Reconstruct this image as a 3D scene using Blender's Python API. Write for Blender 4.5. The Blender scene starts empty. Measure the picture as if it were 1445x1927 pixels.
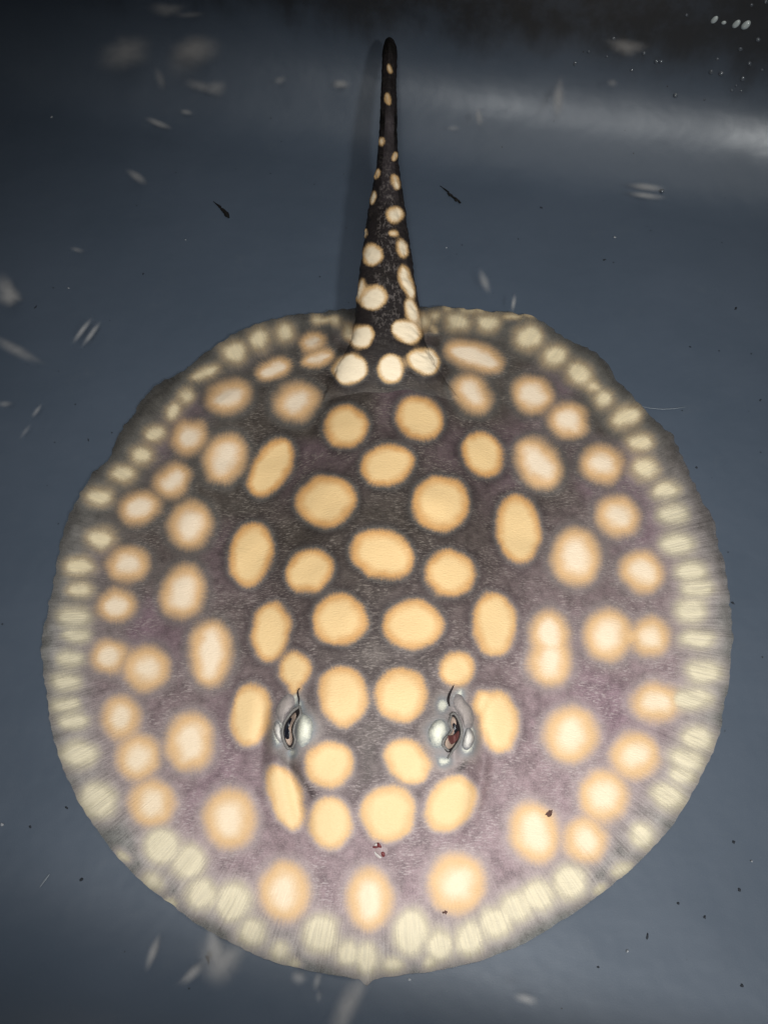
import bpy, math, random
import numpy as np
from mathutils import Vector, Matrix

# ------------------------------------------------------------------ camera, world, lamps, exposure
sc = bpy.context.scene
COL = sc.collection
TILT, FOV, DIST = math.radians(28), math.radians(54), 0.62
PW, PH = 1445.0, 1927.0                       # photograph size in pixels
cam_d = bpy.data.cameras.new('camera')
cam = bpy.data.objects.new('camera', cam_d); COL.objects.link(cam)
cam.location = (0, -math.sin(TILT) * DIST, math.cos(TILT) * DIST)
cam.rotation_euler = (TILT, 0, 0)
cam_d.sensor_fit = 'VERTICAL'; cam_d.sensor_height = 24
cam_d.lens = 12 / math.tan(FOV / 2)
cam_d.clip_start = 0.01; cam_d.clip_end = 50
sc.camera = cam

world = bpy.data.worlds.new('World'); sc.world = world; world.use_nodes = True
wb = world.node_tree.nodes['Background']
wb.inputs[0].default_value = (0.80, 0.90, 1.0, 1); wb.inputs[1].default_value = 0.02


def spot_lamp(name, loc, aim, watts, radius, cone, blend, col):
    d = bpy.data.lights.new(name, 'SPOT'); o = bpy.data.objects.new(name, d); COL.objects.link(o)
    d.energy = watts; d.shadow_soft_size = radius; d.spot_size = math.radians(cone); d.spot_blend = blend
    d.color = col
    o.location = loc
    o.rotation_euler = (Vector(aim) - Vector(loc)).to_track_quat('-Z', 'Y').to_euler()
    return o


spot_lamp('key_lamp', (0.50, -1.02, 1.20), (0.26, -0.17, 0), 77, 0.07, 41, 1.0, (1.0, 0.985, 0.95))
spot_lamp('fill_lamp', (-0.03, -0.44, 0.85), (-0.04, -0.05, 0), 24.0, 0.07, 52, 1.0, (1.0, 0.99, 0.97))  # added fill from the camera side, lifts the shadowed floor and lets corners fall off
fill_top_d = bpy.data.lights.new('overhead_fill', 'AREA'); fill_top_d.shape = 'DISK'; fill_top_d.size = 1.3; fill_top_d.energy = 3.6; fill_top_d.color = (1.0, 0.97, 0.92)  # added overhead light to fill the floor and brighten the wall bend
fill_top = bpy.data.objects.new('overhead_fill', fill_top_d); COL.objects.link(fill_top); fill_top.location = (0.15, 0.10, 1.6)
fill_top.rotation_euler = (Vector((0.10, 0.1, 0)) - fill_top.location).to_track_quat('-Z', 'Y').to_euler()

vs = sc.view_settings
vs.view_transform = 'Standard'; vs.look = 'None'; vs.gamma = 1; vs.use_curve_mapping = False; vs.exposure = 0
sc.render.engine = 'CYCLES'
sc.cycles.max_bounces = 3; sc.cycles.diffuse_bounces = 2; sc.cycles.glossy_bounces = 2; sc.cycles.transparent_max_bounces = 10
sc.cycles.caustics_reflective = False; sc.cycles.caustics_refractive = False

# ------------------------------------------------------------------ photograph pixel <-> place
FPX = PH / 2 / math.tan(FOV / 2)
CT, ST = math.cos(TILT), math.sin(TILT)
CL = np.array(cam.location)


def at(px, py, z=0.0):
    """point at height z seen at a pixel"""
    a, b = (px - PW / 2) / FPX, -(py - PH / 2) / FPX
    d = np.array([a, CT * b + ST, ST * b - CT])
    return CL + d * ((z - CL[2]) / d[2])


def pix(P):
    """pixels of an (n,3) array of points"""
    q = P - CL
    x, y, z = q[:, 0], CT * q[:, 1] + ST * q[:, 2], -ST * q[:, 1] + CT * q[:, 2]
    return PW / 2 + FPX * x / -z, PH / 2 - FPX * y / -z


rng = np.random.default_rng(7)
random.seed(7)


def lin(r, g, b):
    f = lambda c: (c / 255 / 12.92) if c / 255 <= 0.04045 else ((c / 255 + 0.055) / 1.055) ** 2.4
    return (f(r), f(g), f(b))


def sm(a, b, x):
    t = np.clip((x - a) / (b - a), 0, 1); return t * t * (3 - 2 * t)


# value noise in numpy for shapes
_NT = rng.random((64, 64))


def vnoise(x, y):
    xi, yi = np.floor(x).astype(int), np.floor(y).astype(int)
    fx, fy = x - xi, y - yi
    fx, fy = fx * fx * (3 - 2 * fx), fy * fy * (3 - 2 * fy)
    g = lambda i, j: _NT[i % 64, j % 64]
    return (g(xi, yi) * (1 - fx) + g(xi + 1, yi) * fx) * (1 - fy) + (g(xi, yi + 1) * (1 - fx) + g(xi + 1, yi + 1) * fx) * fy


# ------------------------------------------------------------------ node helpers
class NT:
    def __init__(s, name):
        s.m = bpy.data.materials.new(name); s.m.use_nodes = True
        s.t = s.m.node_tree; s.t.nodes.clear()
        s.out = s.t.nodes.new('ShaderNodeOutputMaterial')

    def n(s, ty, **kw):
        o = s.t.nodes.new(ty)
        for k, v in kw.items(): setattr(o, k, v)
        return o

    def put(s, sock, v):
        if v is None: return
        if hasattr(v, 'is_output'): s.t.links.new(v, sock)
        elif isinstance(v, (tuple, list)) and len(v) == 3 and sock.type == 'RGBA': sock.default_value = (*v, 1)
        else: sock.default_value = v

    def math(s, op, a, b=None, c=None, clamp=False):
        o = s.n('ShaderNodeMath', operation=op); o.use_clamp = clamp
        for i, v in enumerate((a, b, c)): s.put(o.inputs[i], v)
        return o.outputs[0]

    def vmath(s, op, a, b=None):
        o = s.n('ShaderNodeVectorMath', operation=op)
        s.put(o.inputs[0], a); s.put(o.inputs[1], b)
        return o.outputs[0]

    def attr(s, name, out='Fac'):
        return s.n('ShaderNodeAttribute', attribute_name=name).outputs[out]

    def noise(s, vec, scale, detail=2, rough=0.5, dist=0.0):
        o = s.n('ShaderNodeTexNoise')
        s.put(o.inputs['Vector'], vec); s.put(o.inputs['Scale'], scale)
        s.put(o.inputs['Detail'], detail); s.put(o.inputs['Roughness'], rough); s.put(o.inputs['Distortion'], dist)
        return o.outputs['Fac']

    def ss(s, v, a, b, lo=0.0, hi=1.0):
        o = s.n('ShaderNodeMapRange', interpolation_type='SMOOTHSTEP')
        for i, x in enumerate((v, a, b, lo, hi)): s.put(o.inputs[i], x)
        return o.outputs[0]

    def mix(s, f, a, b):
        o = s.n('ShaderNodeMix', data_type='RGBA')
        s.put(o.inputs[0], f); s.put(o.inputs[6], a); s.put(o.inputs[7], b)
        return o.outputs[2]

    def mapping(s, vec, scale=(1, 1, 1), rot=(0, 0, 0)):
        o = s.n('ShaderNodeMapping'); s.put(o.inputs['Vector'], vec)
        o.inputs['Scale'].default_value = scale; o.inputs['Rotation'].default_value = rot
        return o.outputs[0]

    def bump(s, h, strength, distance, normal=None):
        o = s.n('ShaderNodeBump')
        s.put(o.inputs['Height'], h); o.inputs['Strength'].default_value = strength
        o.inputs['Distance'].default_value = distance; s.put(o.inputs['Normal'], normal)
        return o.outputs[0]

    def principled(s, **kw):
        o = s.n('ShaderNodeBsdfPrincipled')
        for k, v in kw.items(): s.put(o.inputs[k], v)
        s.t.links.new(o.outputs[0], s.out.inputs['Surface'])
        return o


def simple(name, col, rough=0.5, spec=0.3, nscale=None, namt=0.25, **kw):
    t = NT(name)
    c = col
    if nscale:
        co = t.n('ShaderNodeTexCoord').outputs['Object']
        f = t.noise(co, nscale, 3, 0.6)
        c = t.mix(f, tuple(x * (1 - namt) for x in col), tuple(min(1, x * (1 + namt)) for x in col))
    t.principled(**{'Base Color': c, 'Roughness': rough, 'Specular IOR Level': spec}, **kw)
    return t.m


# ------------------------------------------------------------------ mesh helpers
def new_mesh(name, V, F, mat, parent=None, smooth=True):
    me = bpy.data.meshes.new(name)
    me.from_pydata([tuple(map(float, v)) for v in V], [], F)
    me.update()
    if smooth: me.polygons.foreach_set('use_smooth', [True] * len(me.polygons))
    me.materials.append(mat)
    o = bpy.data.objects.new(name, me); COL.objects.link(o)
    o.parent = parent
    return o


def tag(o, label=None, cat=None, group=None, kind=None):
    if label: o['label'] = label
    if cat: o['category'] = cat
    if group: o['group'] = group
    if kind: o['kind'] = kind
    return o


def grid_faces(nr, nc, wrap):
    F = []
    for i in range(nr - 1):
        for j in range(nc if wrap else nc - 1):
            k = (j + 1) % nc
            F.append((i * nc + j, i * nc + k, (i + 1) * nc + k, (i + 1) * nc + j))
    return F


# ------------------------------------------------------------------ the tub
PHI = math.radians(-12)                       # the tub stands a little askew to the camera
UX = np.array([math.cos(PHI), math.sin(PHI)]); VX = np.array([-math.sin(PHI), math.cos(PHI)])
U0, U1, V0, V1 = -0.64, 0.62, -0.33, 0.366   # the foot of the walls


def rounded(off, n=26, rad=0.20):
    """plan outline of the tub moved outward by off"""
    u0, u1, v0, v1, r = U0 - off, U1 + off, V0 - off, V1 + off, rad + off
    P = []
    for cu, cv, a0 in ((u1 - r, v1 - r, 0), (u0 + r, v1 - r, 90), (u0 + r, v0 + r, 180), (u1 - r, v0 + r, 270)):
        for k in range(n + 1):
            a = math.radians(a0 + 90 * k / n)
            P.append((cu + r * math.cos(a), cv + r * math.sin(a)))
        # a few points along the straight that follows
    Q = []
    for i, p in enumerate(P):
        q = P[(i + 1) % len(P)]
        L = math.hypot(q[0] - p[0], q[1] - p[1]); m = max(1, int(L / 0.03))
        Q += [(p[0] + (q[0] - p[0]) * k / m, p[1] + (q[1] - p[1]) * k / m) for k in range(m)] if m > 1 else [p]
    return Q


def tub_mesh():
    FR = 0.085                                 # radius where floor turns into wall
    DR = math.radians(9)
    prof = []
    for k in range(17):                        # (outward offset, z)
        a = k / 16 * (math.pi / 2 - DR)
        prof.append((-FR + FR * math.sin(a), FR * (1 - math.cos(a))))
    ex, ez = prof[-1]
    up = lambda z: ex + (z - ez) * math.tan(DR)
    for z in (0.085, 0.10, 0.115, 0.125): prof.append((up(z), z))
    b = up(0.125)                              # a moulded step in the wall
    prof += [(b + .002, .130), (b + .006, .134), (b + .013, .136), (b + .017, .139), (b + .019, .144)]
    for z in (0.17, 0.20, 0.225): prof.append((b + .019 + (z - .144) * math.tan(DR), z))
    t = prof[-1][0]
    prof += [(t + .004, .234), (t + .012, .238), (t + .030, .238), (t + .037, .234), (t + .039, .226), (t + .039, .205), (t + .036, .205)]
    # outer skin back down
    prof += [(t + .008, .205), (prof[16][0] + .010, .05), (-0.01, -0.006), (-0.05, -0.010)]
    base = rounded(0.0); n = len(base)
    B = np.array(base)
    # outward direction for each point, from the difference of two offsets with equal sampling
    c = np.array([(U0 + U1) / 2, (V0 + V1) / 2])
    nxt, prv = np.roll(B, -1, 0), np.roll(B, 1, 0)
    tg = nxt - prv; tg /= np.linalg.norm(tg, axis=1)[:, None]
    nm = np.stack([tg[:, 1], -tg[:, 0]], 1)
    V = []
    inner = []
    for k in range(14):                        # floor: rings shrinking to the middle
        f = k / 14
        for p in c + (B + nm * prof[0][0] - c) * f if k else [c] * n: inner.append((*p, 0.0))
    rows = [np.array(inner).reshape(14, n, 3)]
    for off, z in prof:
        p = B + nm * off
        rows.append(np.concatenate([p, np.full((n, 1), z)], 1)[None])
    under = c + (B + nm * -0.06 - c) * 0.02
    rows.append(np.concatenate([under, np.full((n, 1), -0.010)], 1)[None])
    A = np.concatenate(rows, 0)
    R = A.shape[0]
    uv = A.reshape(-1, 3)
    xy = uv[:, :1] * UX + uv[:, 1:2] * VX
    V = np.concatenate([xy, uv[:, 2:]], 1)
    return V, grid_faces(R, n, True)


def tub_material():
    t = NT('grey_tub_plastic')
    co = t.n('ShaderNodeTexCoord').outputs['Object']
    a = t.noise(co, 9, 4, 0.6)
    b = t.noise(co, 900, 2, 0.7)
    c = t.mix(a, lin(65, 75, 87), lin(77, 86, 99))
    c = t.mix(t.ss(b, 0.62, 0.80, 0, 0.25), c, lin(110, 116, 122))
    # faint rubbed scratches and mineral film
    s1 = t.noise(t.mapping(co, (30, 700, 30), (0, 0, 0.5)), 1, 3, 0.6, 0.6)
    s2 = t.noise(t.mapping(co, (25, 600, 25), (0, 0, -0.8)), 1, 3, 0.6, 0.8)
    patch = t.ss(t.noise(co, 14, 2), 0.55, 0.7)
    scr = t.math('MULTIPLY', t.math('MAXIMUM', t.ss(s1, 0.72, 0.80), t.ss(s2, 0.73, 0.81)), patch)
    c = t.mix(t.math('MULTIPLY', scr, 0.35), c, lin(125, 132, 138))
    film = t.ss(t.noise(co, 42, 5, 0.7), 0.55, 0.85, 0, 0.25)
    c = t.mix(film, c, lin(88, 94, 101))
    # very small grit
    vor = t.n('ShaderNodeTexVoronoi'); t.put(vor.inputs['Vector'], co); vor.inputs['Scale'].default_value = 120
    grit = t.math('MULTIPLY', t.ss(vor.outputs['Distance'], 0.085, 0.055), t.ss(t.noise(co, 60, 1), 0.60, 0.63))
    c = t.mix(t.math('MULTIPLY', grit, 0.8), c, lin(22, 22, 24))
    # shade painted over the upper wall, mixed with drips and patches of dirt
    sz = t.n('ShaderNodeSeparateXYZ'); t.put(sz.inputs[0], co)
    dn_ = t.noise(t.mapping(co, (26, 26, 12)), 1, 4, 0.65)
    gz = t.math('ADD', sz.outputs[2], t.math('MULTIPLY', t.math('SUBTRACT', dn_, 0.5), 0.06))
    shade_grime = t.math('MULTIPLY', t.ss(gz, 0.045, 0.085), t.ss(t.noise(co, 30, 4, 0.7), 0.30, 0.60, 0.45, 0.9))
    c = t.mix(shade_grime, c, lin(38, 38, 39))
    bp = t.bump(t.noise(co, 1400, 2, 0.6), 0.12, 0.0004)
    bp = t.bump(t.noise(co, 22, 3, 0.5), 0.25, 0.004, bp)
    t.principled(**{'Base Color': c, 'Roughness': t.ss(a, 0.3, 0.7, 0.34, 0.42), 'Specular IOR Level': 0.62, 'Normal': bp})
    return t.m


V, F = tub_mesh()
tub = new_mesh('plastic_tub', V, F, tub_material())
tag(tub, 'dark grey moulded plastic tub with rounded corners holding the stingray', 'tub')

# still water: clear, only a little absorption
t = NT('clear_water')
va = t.n('ShaderNodeVolumeAbsorption'); va.inputs['Color'].default_value = (0.72, 0.86, 0.95, 1); va.inputs['Density'].default_value = 0.9
t.t.links.new(va.outputs[0], t.out.inputs['Volume'])
o_in = np.array(rounded(-0.004)); nW = len(o_in)
WV = [(*(u * UX + v * VX), z) for z in (-0.004, 0.105) for u, v in o_in]
WF = [(i, (i + 1) % nW, nW + (i + 1) % nW, nW + i) for i in range(nW)] + [tuple(range(nW))[::-1], tuple(range(nW, 2 * nW))]
water = new_mesh('water', WV, WF, t.m, smooth=False)
tag(water, kind='structure')

# ------------------------------------------------------------------ the stingray: outline
OUT = [(668, 582), (640, 584), (593, 589), (535, 594), (481, 608), (423, 640), (370, 674), (346, 697), (317, 713), (297, 722), (259, 763), (225, 817),
       (205, 863), (174, 892), (147, 940), (123, 996), (108, 1054), (96, 1117), (84, 1166), (79, 1228), (87, 1301), (104, 1398), (123, 1456), (147, 1509),
       (181, 1558), (225, 1616), (273, 1664), (331, 1708), (375, 1742), (438, 1776), (511, 1808), (583, 1827), (641, 1836), (690, 1841), (760, 1834),
       (777, 1831), (855, 1819), (922, 1801), (989, 1773), (1050, 1737), (1112, 1695), (1164, 1654), (1215, 1608), (1257, 1561), (1293, 1510), (1318, 1463),
       (1342, 1412), (1357, 1365), (1367, 1309), (1376, 1247), (1377, 1190), (1369, 1117), (1361, 1059), (1347, 1011), (1342, 972), (1318, 928), (1286, 870),
       (1264, 819), (1233, 793), (1204, 756), (1158, 715), (1151, 696), (1112, 657), (1063, 637), (1020, 606), (996, 591), (962, 587), (913, 582), (845, 579),
       (792, 582), (730, 586)]
CEN = at(722, 1180, 0.004)[:2]
ow = np.array([at(x, y, 0.004)[:2] for x, y in OUT]) - CEN
oa = np.arctan2(ow[:, 1], ow[:, 0]); orad = np.hypot(ow[:, 0], ow[:, 1])
s_ = np.argsort(oa); oa, orad = oa[s_], orad[s_]


def radius(th):
    th = (th + np.pi) % (2 * np.pi) - np.pi
    r = np.interp(th, np.concatenate([oa - 2 * np.pi, oa, oa + 2 * np.pi]), np.tile(orad, 3))
    return r


def edge(th):
    k = np.linspace(-0.012, 0.012, 5)
    r = sum(radius(th + d) for d in k) / 5
    c = np.cos(th), np.sin(th)
    rear = 0.35 + 0.65 * sm(-0.6, 0.4, np.sin(th))
    r = r * (1 + rear * (0.008 * (vnoise(c[0] * 26 + 9, c[1] * 26 + 3) - .5) + 0.010 * (vnoise(c[0] * 75 + 40, c[1] * 75 + 21) - .5)))
    nub = math.atan2(*(at(690, 1848, 0.004)[:2] - CEN)[::-1])
    r = r + 0.0028 * np.exp(-((th - nub) / 0.011) ** 2) + 0.0006 * np.exp(-((th - nub) / 0.04) ** 2)
    return r


EYE_L, EYE_R = at(552, 1375, 0.04)[:2], at(846, 1378, 0.04)[:2]
YS, YR = at(690, 1840, 0.004)[1], at(735, 585, 0.004)[1]     # snout and rear


def height(x, y):
    """top surface of the disc above the tub floor"""
    dx, dy = x - CEN[0], y - CEN[1]
    th = np.arctan2(dy, dx); rho = np.hypot(dx, dy) / edge(th)
    s = (y - YS) / (YR - YS)
    mid = 0.002 + 0.004 * s
    fin = 0.0035 + 0.015 * np.clip(1 - rho ** 2.2, 0, 1)
    w = 0.050 + 0.024 * np.exp(-((s - 0.36) / 0.25) ** 2)
    bell = sm(0.05, 0.34, s) * (1 - 0.45 * sm(0.50, 1.02, s))
    core = np.exp(-np.abs((x - mid) / w) ** 2.6)
    z = fin + 0.026 * core * bell * np.clip((1.02 - rho) * 6, 0, 1)
    # broad flesh of the pectoral fins beside the trunk
    z = z + 0.006 * np.exp(-((np.abs(x - mid) - 0.105) / 0.035) ** 2) * sm(0.15, .5, s) * (1 - sm(.75, 1.0, s)) * np.clip((1 - rho) * 5, 0, 1)
    # eyes stand up on stalks with a hollow behind and beside them
    for (e, sg) in ((EYE_L, -1), (EYE_R, 1)):
        ex, ey = x - e[0], y - e[1]
        z = z + 0.0065 * np.exp(-(((ex + sg * 0.006) / 0.0105) ** 2 + ((ey) / 0.0135) ** 2))
        z = z + 0.0040 * np.exp(-(((ex - sg * 0.0100) / 0.0048) ** 2 + ((ey + .002) / 0.012) ** 2))
        z = z - 0.0050 * np.exp(-(((ex - sg * 0.0022) / 0.0026) ** 2 + ((ey + .001) / 0.0110) ** 2))
        z = z - 0.0030 * np.exp(-(((ex - sg * 0.0175) / 0.0042) ** 2 + ((ey + .006) / 0.022) ** 2))
    # the edge of the skull: a shallow furrow from each eye round to the snout
    fx = np.abs(x - 0.001)
    fur = 0.052 - 0.25 * np.clip(-(y - EYE_L[1]) - 0.006, 0, .06)
    z = z - 0.0036 * np.exp(-((fx - fur) / 0.0045) ** 2) * sm(0.0, 0.018, EYE_L[1] - y) * (1 - sm(0.03, .062, EYE_L[1] - y))
    # ripples of the thin margin and of the muscle
    fl = sm(0.80, 1.0, rho)
    z = z + fl * (0.0030 * (vnoise(np.cos(th) * 9 + 5, np.sin(th) * 9 + 5) - .5) + .0012 * (vnoise(np.cos(th) * 40 + 5, np.sin(th) * 40 + 5) - .5))
    z = z + 0.0016 * (vnoise(x * 70 + 3, y * 70 + 8) - .5) * np.clip((1 - rho) * 4, 0, 1)
    return np.maximum(z, 0.0016)


NTH, NR = 820, 400
th = np.linspace(-np.pi, np.pi, NTH, endpoint=False)
q = np.linspace(0, 1, NR)
rr = 1 - (1 - q) ** 1.25 * 1.0
ED = edge(th)
X = CEN[0] + rr[:, None] * (ED * np.cos(th))[None]
Y = CEN[1] + rr[:, None] * (ED * np.sin(th))[None]
Z = height(X.ravel(), Y.ravel()).reshape(X.shape)
DISC = np.stack([X, Y, Z], -1).reshape(-1, 3)
POLD = np.stack([np.tile(np.cos(th), (NR, 1)), np.tile(np.sin(th), (NR, 1)), np.tile(rr[:, None], (1, NTH))], -1).reshape(-1, 3)


def at_many(px, py, z):
    a, b = (px - PW / 2) / FPX, -(py - PH / 2) / FPX
    d = np.stack([a, CT * b + ST, ST * b - CT], -1)
    return CL + d * ((z - CL[2]) / d[:, 2])[:, None]


def tops(Q, lift=0.0):
    """the points of the skin seen at an (n,2) array of pixels"""
    Q = np.asarray(Q, float); z = np.full(len(Q), 0.02)
    for _ in range(12):
        p = at_many(Q[:, 0], Q[:, 1], z)
        z = 0.5 * z + 0.5 * (height(p[:, 0], p[:, 1]) + lift)
    return at_many(Q[:, 0], Q[:, 1], z)


def top(px, py, lift=0.0):
    return tops([(px, py)], lift)[0]


# tail: (pixel y, left x, right x, height of the centre line above the floor, thickness ratio)
TAIL = [(790, 600, 880, 0.016, .22), (750, 608, 862, 0.022, .26), (715, 625, 836, 0.026, .32), (690, 636, 820, 0.028, .38), (662, 652, 806, 0.030, .46), (640, 661, 798, 0.031, .54),
        (600, 668, 791, 0.032, .62), (550, 672, 784, 0.034, .66), (500, 679, 776, 0.036, .68), (450, 686, 768, 0.038, .70), (400, 693, 763, 0.041, .72),
        (350, 702, 755, 0.044, .74), (300, 710, 749, 0.048, .78), (250, 714, 747, 0.052, .8), (200, 716, 747, 0.057, .85), (150, 718, 746, 0.062, .9),
        (110, 719, 747, 0.067, .9), (92, 720, 747, 0.069, .9), (82, 722, 745, 0.070, .9), (77, 726, 738, 0.071, .9)]
ta = np.array(TAIL, float)
NTR, NTC = 260, 84
ty = 77 + (790 - 77) * np.linspace(1, 0, NTR) ** 1.0
tl = [np.interp(ty, ta[::-1, 0], ta[::-1, k]) for k in range(1, 5)]
ker = np.ones(7) / 7
for k in range(4): tl[k] = np.convolve(np.pad(tl[k], 3, mode='edge'), ker, 'valid')
TV, TP = [], []
ang = np.linspace(0, 2 * np.pi, NTC, endpoint=False)
for i in range(NTR):
    a, b = at(tl[0][i], ty[i], tl[2][i]), at(tl[1][i], ty[i], tl[2][i])
    c, hw = (a + b) / 2, (b[0] - a[0]) / 2
    thorn = sm(640, 380, ty[i])
    bumpy = 1 + (0.05 + .07 * thorn) * (vnoise(np.cos(ang) * 5 + i * .31, np.sin(ang) * 5 + i * .23) - .5) + .05 * thorn * (rng.random(NTC) - .5)
    ridge = 1 + 0.16 * thorn * np.exp(-((ang - np.pi / 2) / .35) ** 2)
    for j in range(NTC):
        TV.append((c[0] + hw * bumpy[j] * math.cos(ang[j]), c[1], c[2] + hw * tl[3][i] * bumpy[j] * ridge[j] * math.sin(ang[j])))
        TP.append((math.cos(ang[j]), math.sin(ang[j]), 0.0))
TV = np.array(TV); TP = np.array(TP)

# ------------------------------------------------------------------ the pattern of spots: (pixel x, y, half width, half height, turn in degrees, kind)
# kind 0: warm spots on the back, 1: spots with a white heart, 2: pale blurred spots of the margin, 3: blue-white marks of the eyelids, 4: clean bright spots of the tail
SP0 = [(652, 803, 41, 38, -45), (790, 787, 45, 38, 35), (729, 875, 49, 39, -12), (613, 943, 54, 47, -8), (830, 948, 53, 50, 5), (720, 1043, 60, 44, 20), (582, 1075, 45, 38, -28),
       (848, 1080, 46, 43, 12), (640, 1166, 51, 47, 0), (777, 1176, 55, 46, -8), (646, 1310, 45, 56, -8), (755, 1308, 48, 51, 0), (620, 1438, 45, 42, -25), (767, 1432, 46, 38, 50),
       (730, 1530, 50, 52, 0), (622, 1549, 39, 49, 0), (555, 1260, 29, 31, 0), (554, 1285, 11, 22, 0), (860, 1258, 32, 32, 0), (930, 1174, 40, 58, -4), (510, 1188, 35, 54, 7),
       (538, 1499, 30, 62, -19), (848, 1513, 42, 56, 36), (472, 1345, 36, 58, 5), (938, 1360, 36, 58, -4), (908, 1322, 18, 24, 20), (511, 880, 33, 60, 33), (472, 1044, 39, 58, 10),
       (975, 996, 40, 64, -5), (908, 855, 36, 43, -28)]
SP1 = [(558, 756, 40, 33, -22), (430, 746, 41, 27, -17), (356, 823, 32, 28, -30), (424, 862, 35, 45, 27), (325, 905, 34, 26, -45), (262, 957, 36, 28, -15), (358, 988, 37, 43, 18),
       (242, 1062, 39, 29, -12), (345, 1114, 39, 49, 14), (220, 1140, 35, 28, -15), (205, 1235, 32, 28, -8), (275, 1257, 42, 40, -40), (397, 1230, 38, 61, 2), (228, 1350, 34, 38, 8),
       (357, 1396, 43, 53, 4), (260, 1424, 38, 42, 15), (286, 1512, 41, 42, 0), (432, 1541, 46, 55, 0), (535, 1678, 44, 55, 0), (695, 1692, 41, 56, 0), (860, 1663, 51, 55, 10),
       (1005, 1567, 44, 57, -16), (1101, 1580, 39, 41, 0), (1135, 1498, 45, 46, 0), (1074, 1383, 48, 51, 0), (1194, 1422, 43, 42, 0), (1234, 1322, 44, 34, 5), (1142, 1195, 43, 47, 0),
       (1225, 1199, 34, 34, 0), (1185, 1199, 16, 10, 0), (1083, 1047, 44, 52, -5), (1012, 872, 37, 49, -36), (1001, 743, 37, 31, 20), (1069, 792, 34, 30, 10), (1132, 874, 37, 34, 10),
       (1162, 971, 40, 35, 28), (1207, 1076, 40, 35, 25), (888, 742, 29, 37, -38), (893, 671, 54, 23, 16), (1033, 1192, 33, 40, 0), (1034, 1245, 38, 44, 0), (598, 675, 29, 14, -18),
       (516, 694, 33, 18, -20), (589, 643, 22, 17, -25)]
SP2 = [(537, 627, 18, 20, 0), (488, 638, 21, 23, 0), (440, 664, 25, 22, 20), (386, 702, 30, 13, -22), (327, 775, 19, 15, -50), (350, 746, 16, 14, -50), (291, 816, 20, 17, -20), (267, 858, 23, 18, -10), (232, 893, 27, 17, -5),
       (187, 934, 27, 17, 0), (190, 1014, 29, 19, 0), (150, 1067, 30, 18, 0), (150, 1110, 26, 15, 0), (140, 1160, 32, 19, 0), (143, 1195, 28, 14, 0), (132, 1240, 26, 15, 0),
       (126, 1283, 28, 18, 0), (122, 1328, 28, 15, 0), (138, 1356, 30, 15, 0), (148, 1420, 36, 26, 0), (185, 1507, 36, 34, 20), (305, 1592, 33, 34, 0), (355, 1622, 33, 33, 0),
       (380, 1683, 30, 30, 0), (440, 1698, 35, 38, 15), (475, 1756, 26, 28, 0), (603, 1758, 35, 38, 0), (525, 1792, 17, 20, 0), (655, 1793, 24, 26, 0), (690, 1805, 22, 32, 0), (288, 1660, 20, 18, 30),
       (232, 1612, 14, 9, 30), (322, 1700, 13, 9, 30), (552, 1812, 11, 9, 0), (860, 606, 25, 18, 0), (919, 606, 22, 19, 0), (995, 635, 27, 25, 0), (1044, 671, 25, 23, -20),
       (1090, 703, 24, 21, 20), (1115, 725, 16, 13, 30), (1136, 752, 20, 17, 0), (1178, 784, 31, 20, -27), (1203, 832, 26, 19, 0), (1213, 882, 26, 21, 0), (1252, 923, 28, 18, 0),
       (1265, 968, 28, 20, 0), (1273, 1023, 32, 21, 0), (1300, 1075, 30, 19, 0), (1312, 1107, 30, 19, 0), (1299, 1150, 30, 24, 0), (1312, 1203, 32, 18, 0), (1324, 1265, 34, 22, 0),
       (1302, 1315, 38, 21, 0), (1313, 1390, 32, 22, 20), (1290, 1430, 34, 22, 15), (1283, 1460, 26, 16, 15), (1258, 1500, 34, 23, 25), (1208, 1573, 26, 22, 30), (1168, 1637, 20, 13, -30),
       (1072, 1661, 33, 34, 0), (1012, 1686, 33, 30, 0), (970, 1708, 30, 28, 0), (932, 1737, 32, 30, 0), (774, 1754, 34, 43, 0), (828, 1779, 25, 32, 0), (884, 1766, 28, 33, 0),
       (738, 1816, 20, 16, 0), (808, 1812, 14, 12, 0), (1128, 1675, 13, 9, -35), (655, 625, 12, 16, 0), (797, 605, 12, 14, 0),
       (595, 601, 11, 9, 0), (633, 604, 10, 9, 0), (612, 603, 14, 5, 0), (817, 592, 11, 10, 0), (843, 583, 9, 6, 0), (880, 584, 15, 7, 5), (905, 584, 8, 4, 0), (962, 595, 16, 6, 0), (996, 593, 12, 5, 20), (815, 618, 5, 9, -40)]
SP3 = [(573, 1372, 19, 29, 5), (523, 1380, 10, 24, 5), (551, 1414, 10, 11, 0), (826, 1382, 22, 27, 0), (881, 1392, 15, 27, 8), (836, 1432, 16, 11, 0), (832, 1326, 12, 14, 0), (862, 1308, 10, 14, 20),
       (557, 1318, 7, 14, 0), (566, 1330, 6, 9, 0)]
SP4 = [(732, 128, 5, 9, -15), (731, 185, 5, 11, -15), (717, 266, 6, 8, 10), (742, 295, 5, 9, 0), (710, 326, 5, 9, 10), (742, 343, 7, 13, -20), (704, 370, 5, 13, 8), (743, 404, 17, 15, 10),
       (689, 438, 4, 9, 8), (742, 438, 9, 6, 0), (701, 480, 19, 22, 15), (758, 467, 11, 17, -10), (678, 545, 7, 22, 10), (704, 561, 26, 24, -30), (765, 530, 12, 32, -17), (774, 585, 12, 22, -20),
       (680, 634, 24, 21, -40), (764, 623, 30, 20, 20), (659, 694, 32, 28, -15), (736, 694, 25, 26, 0), (797, 680, 32, 24, 25)]
KSOFT = [7.0, 14.0, 15.0, 13.0, 4.0]
SPOTS = [(*s, k) for k, L in enumerate((SP0, SP1, SP2, SP3, SP4)) for s in L]


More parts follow.
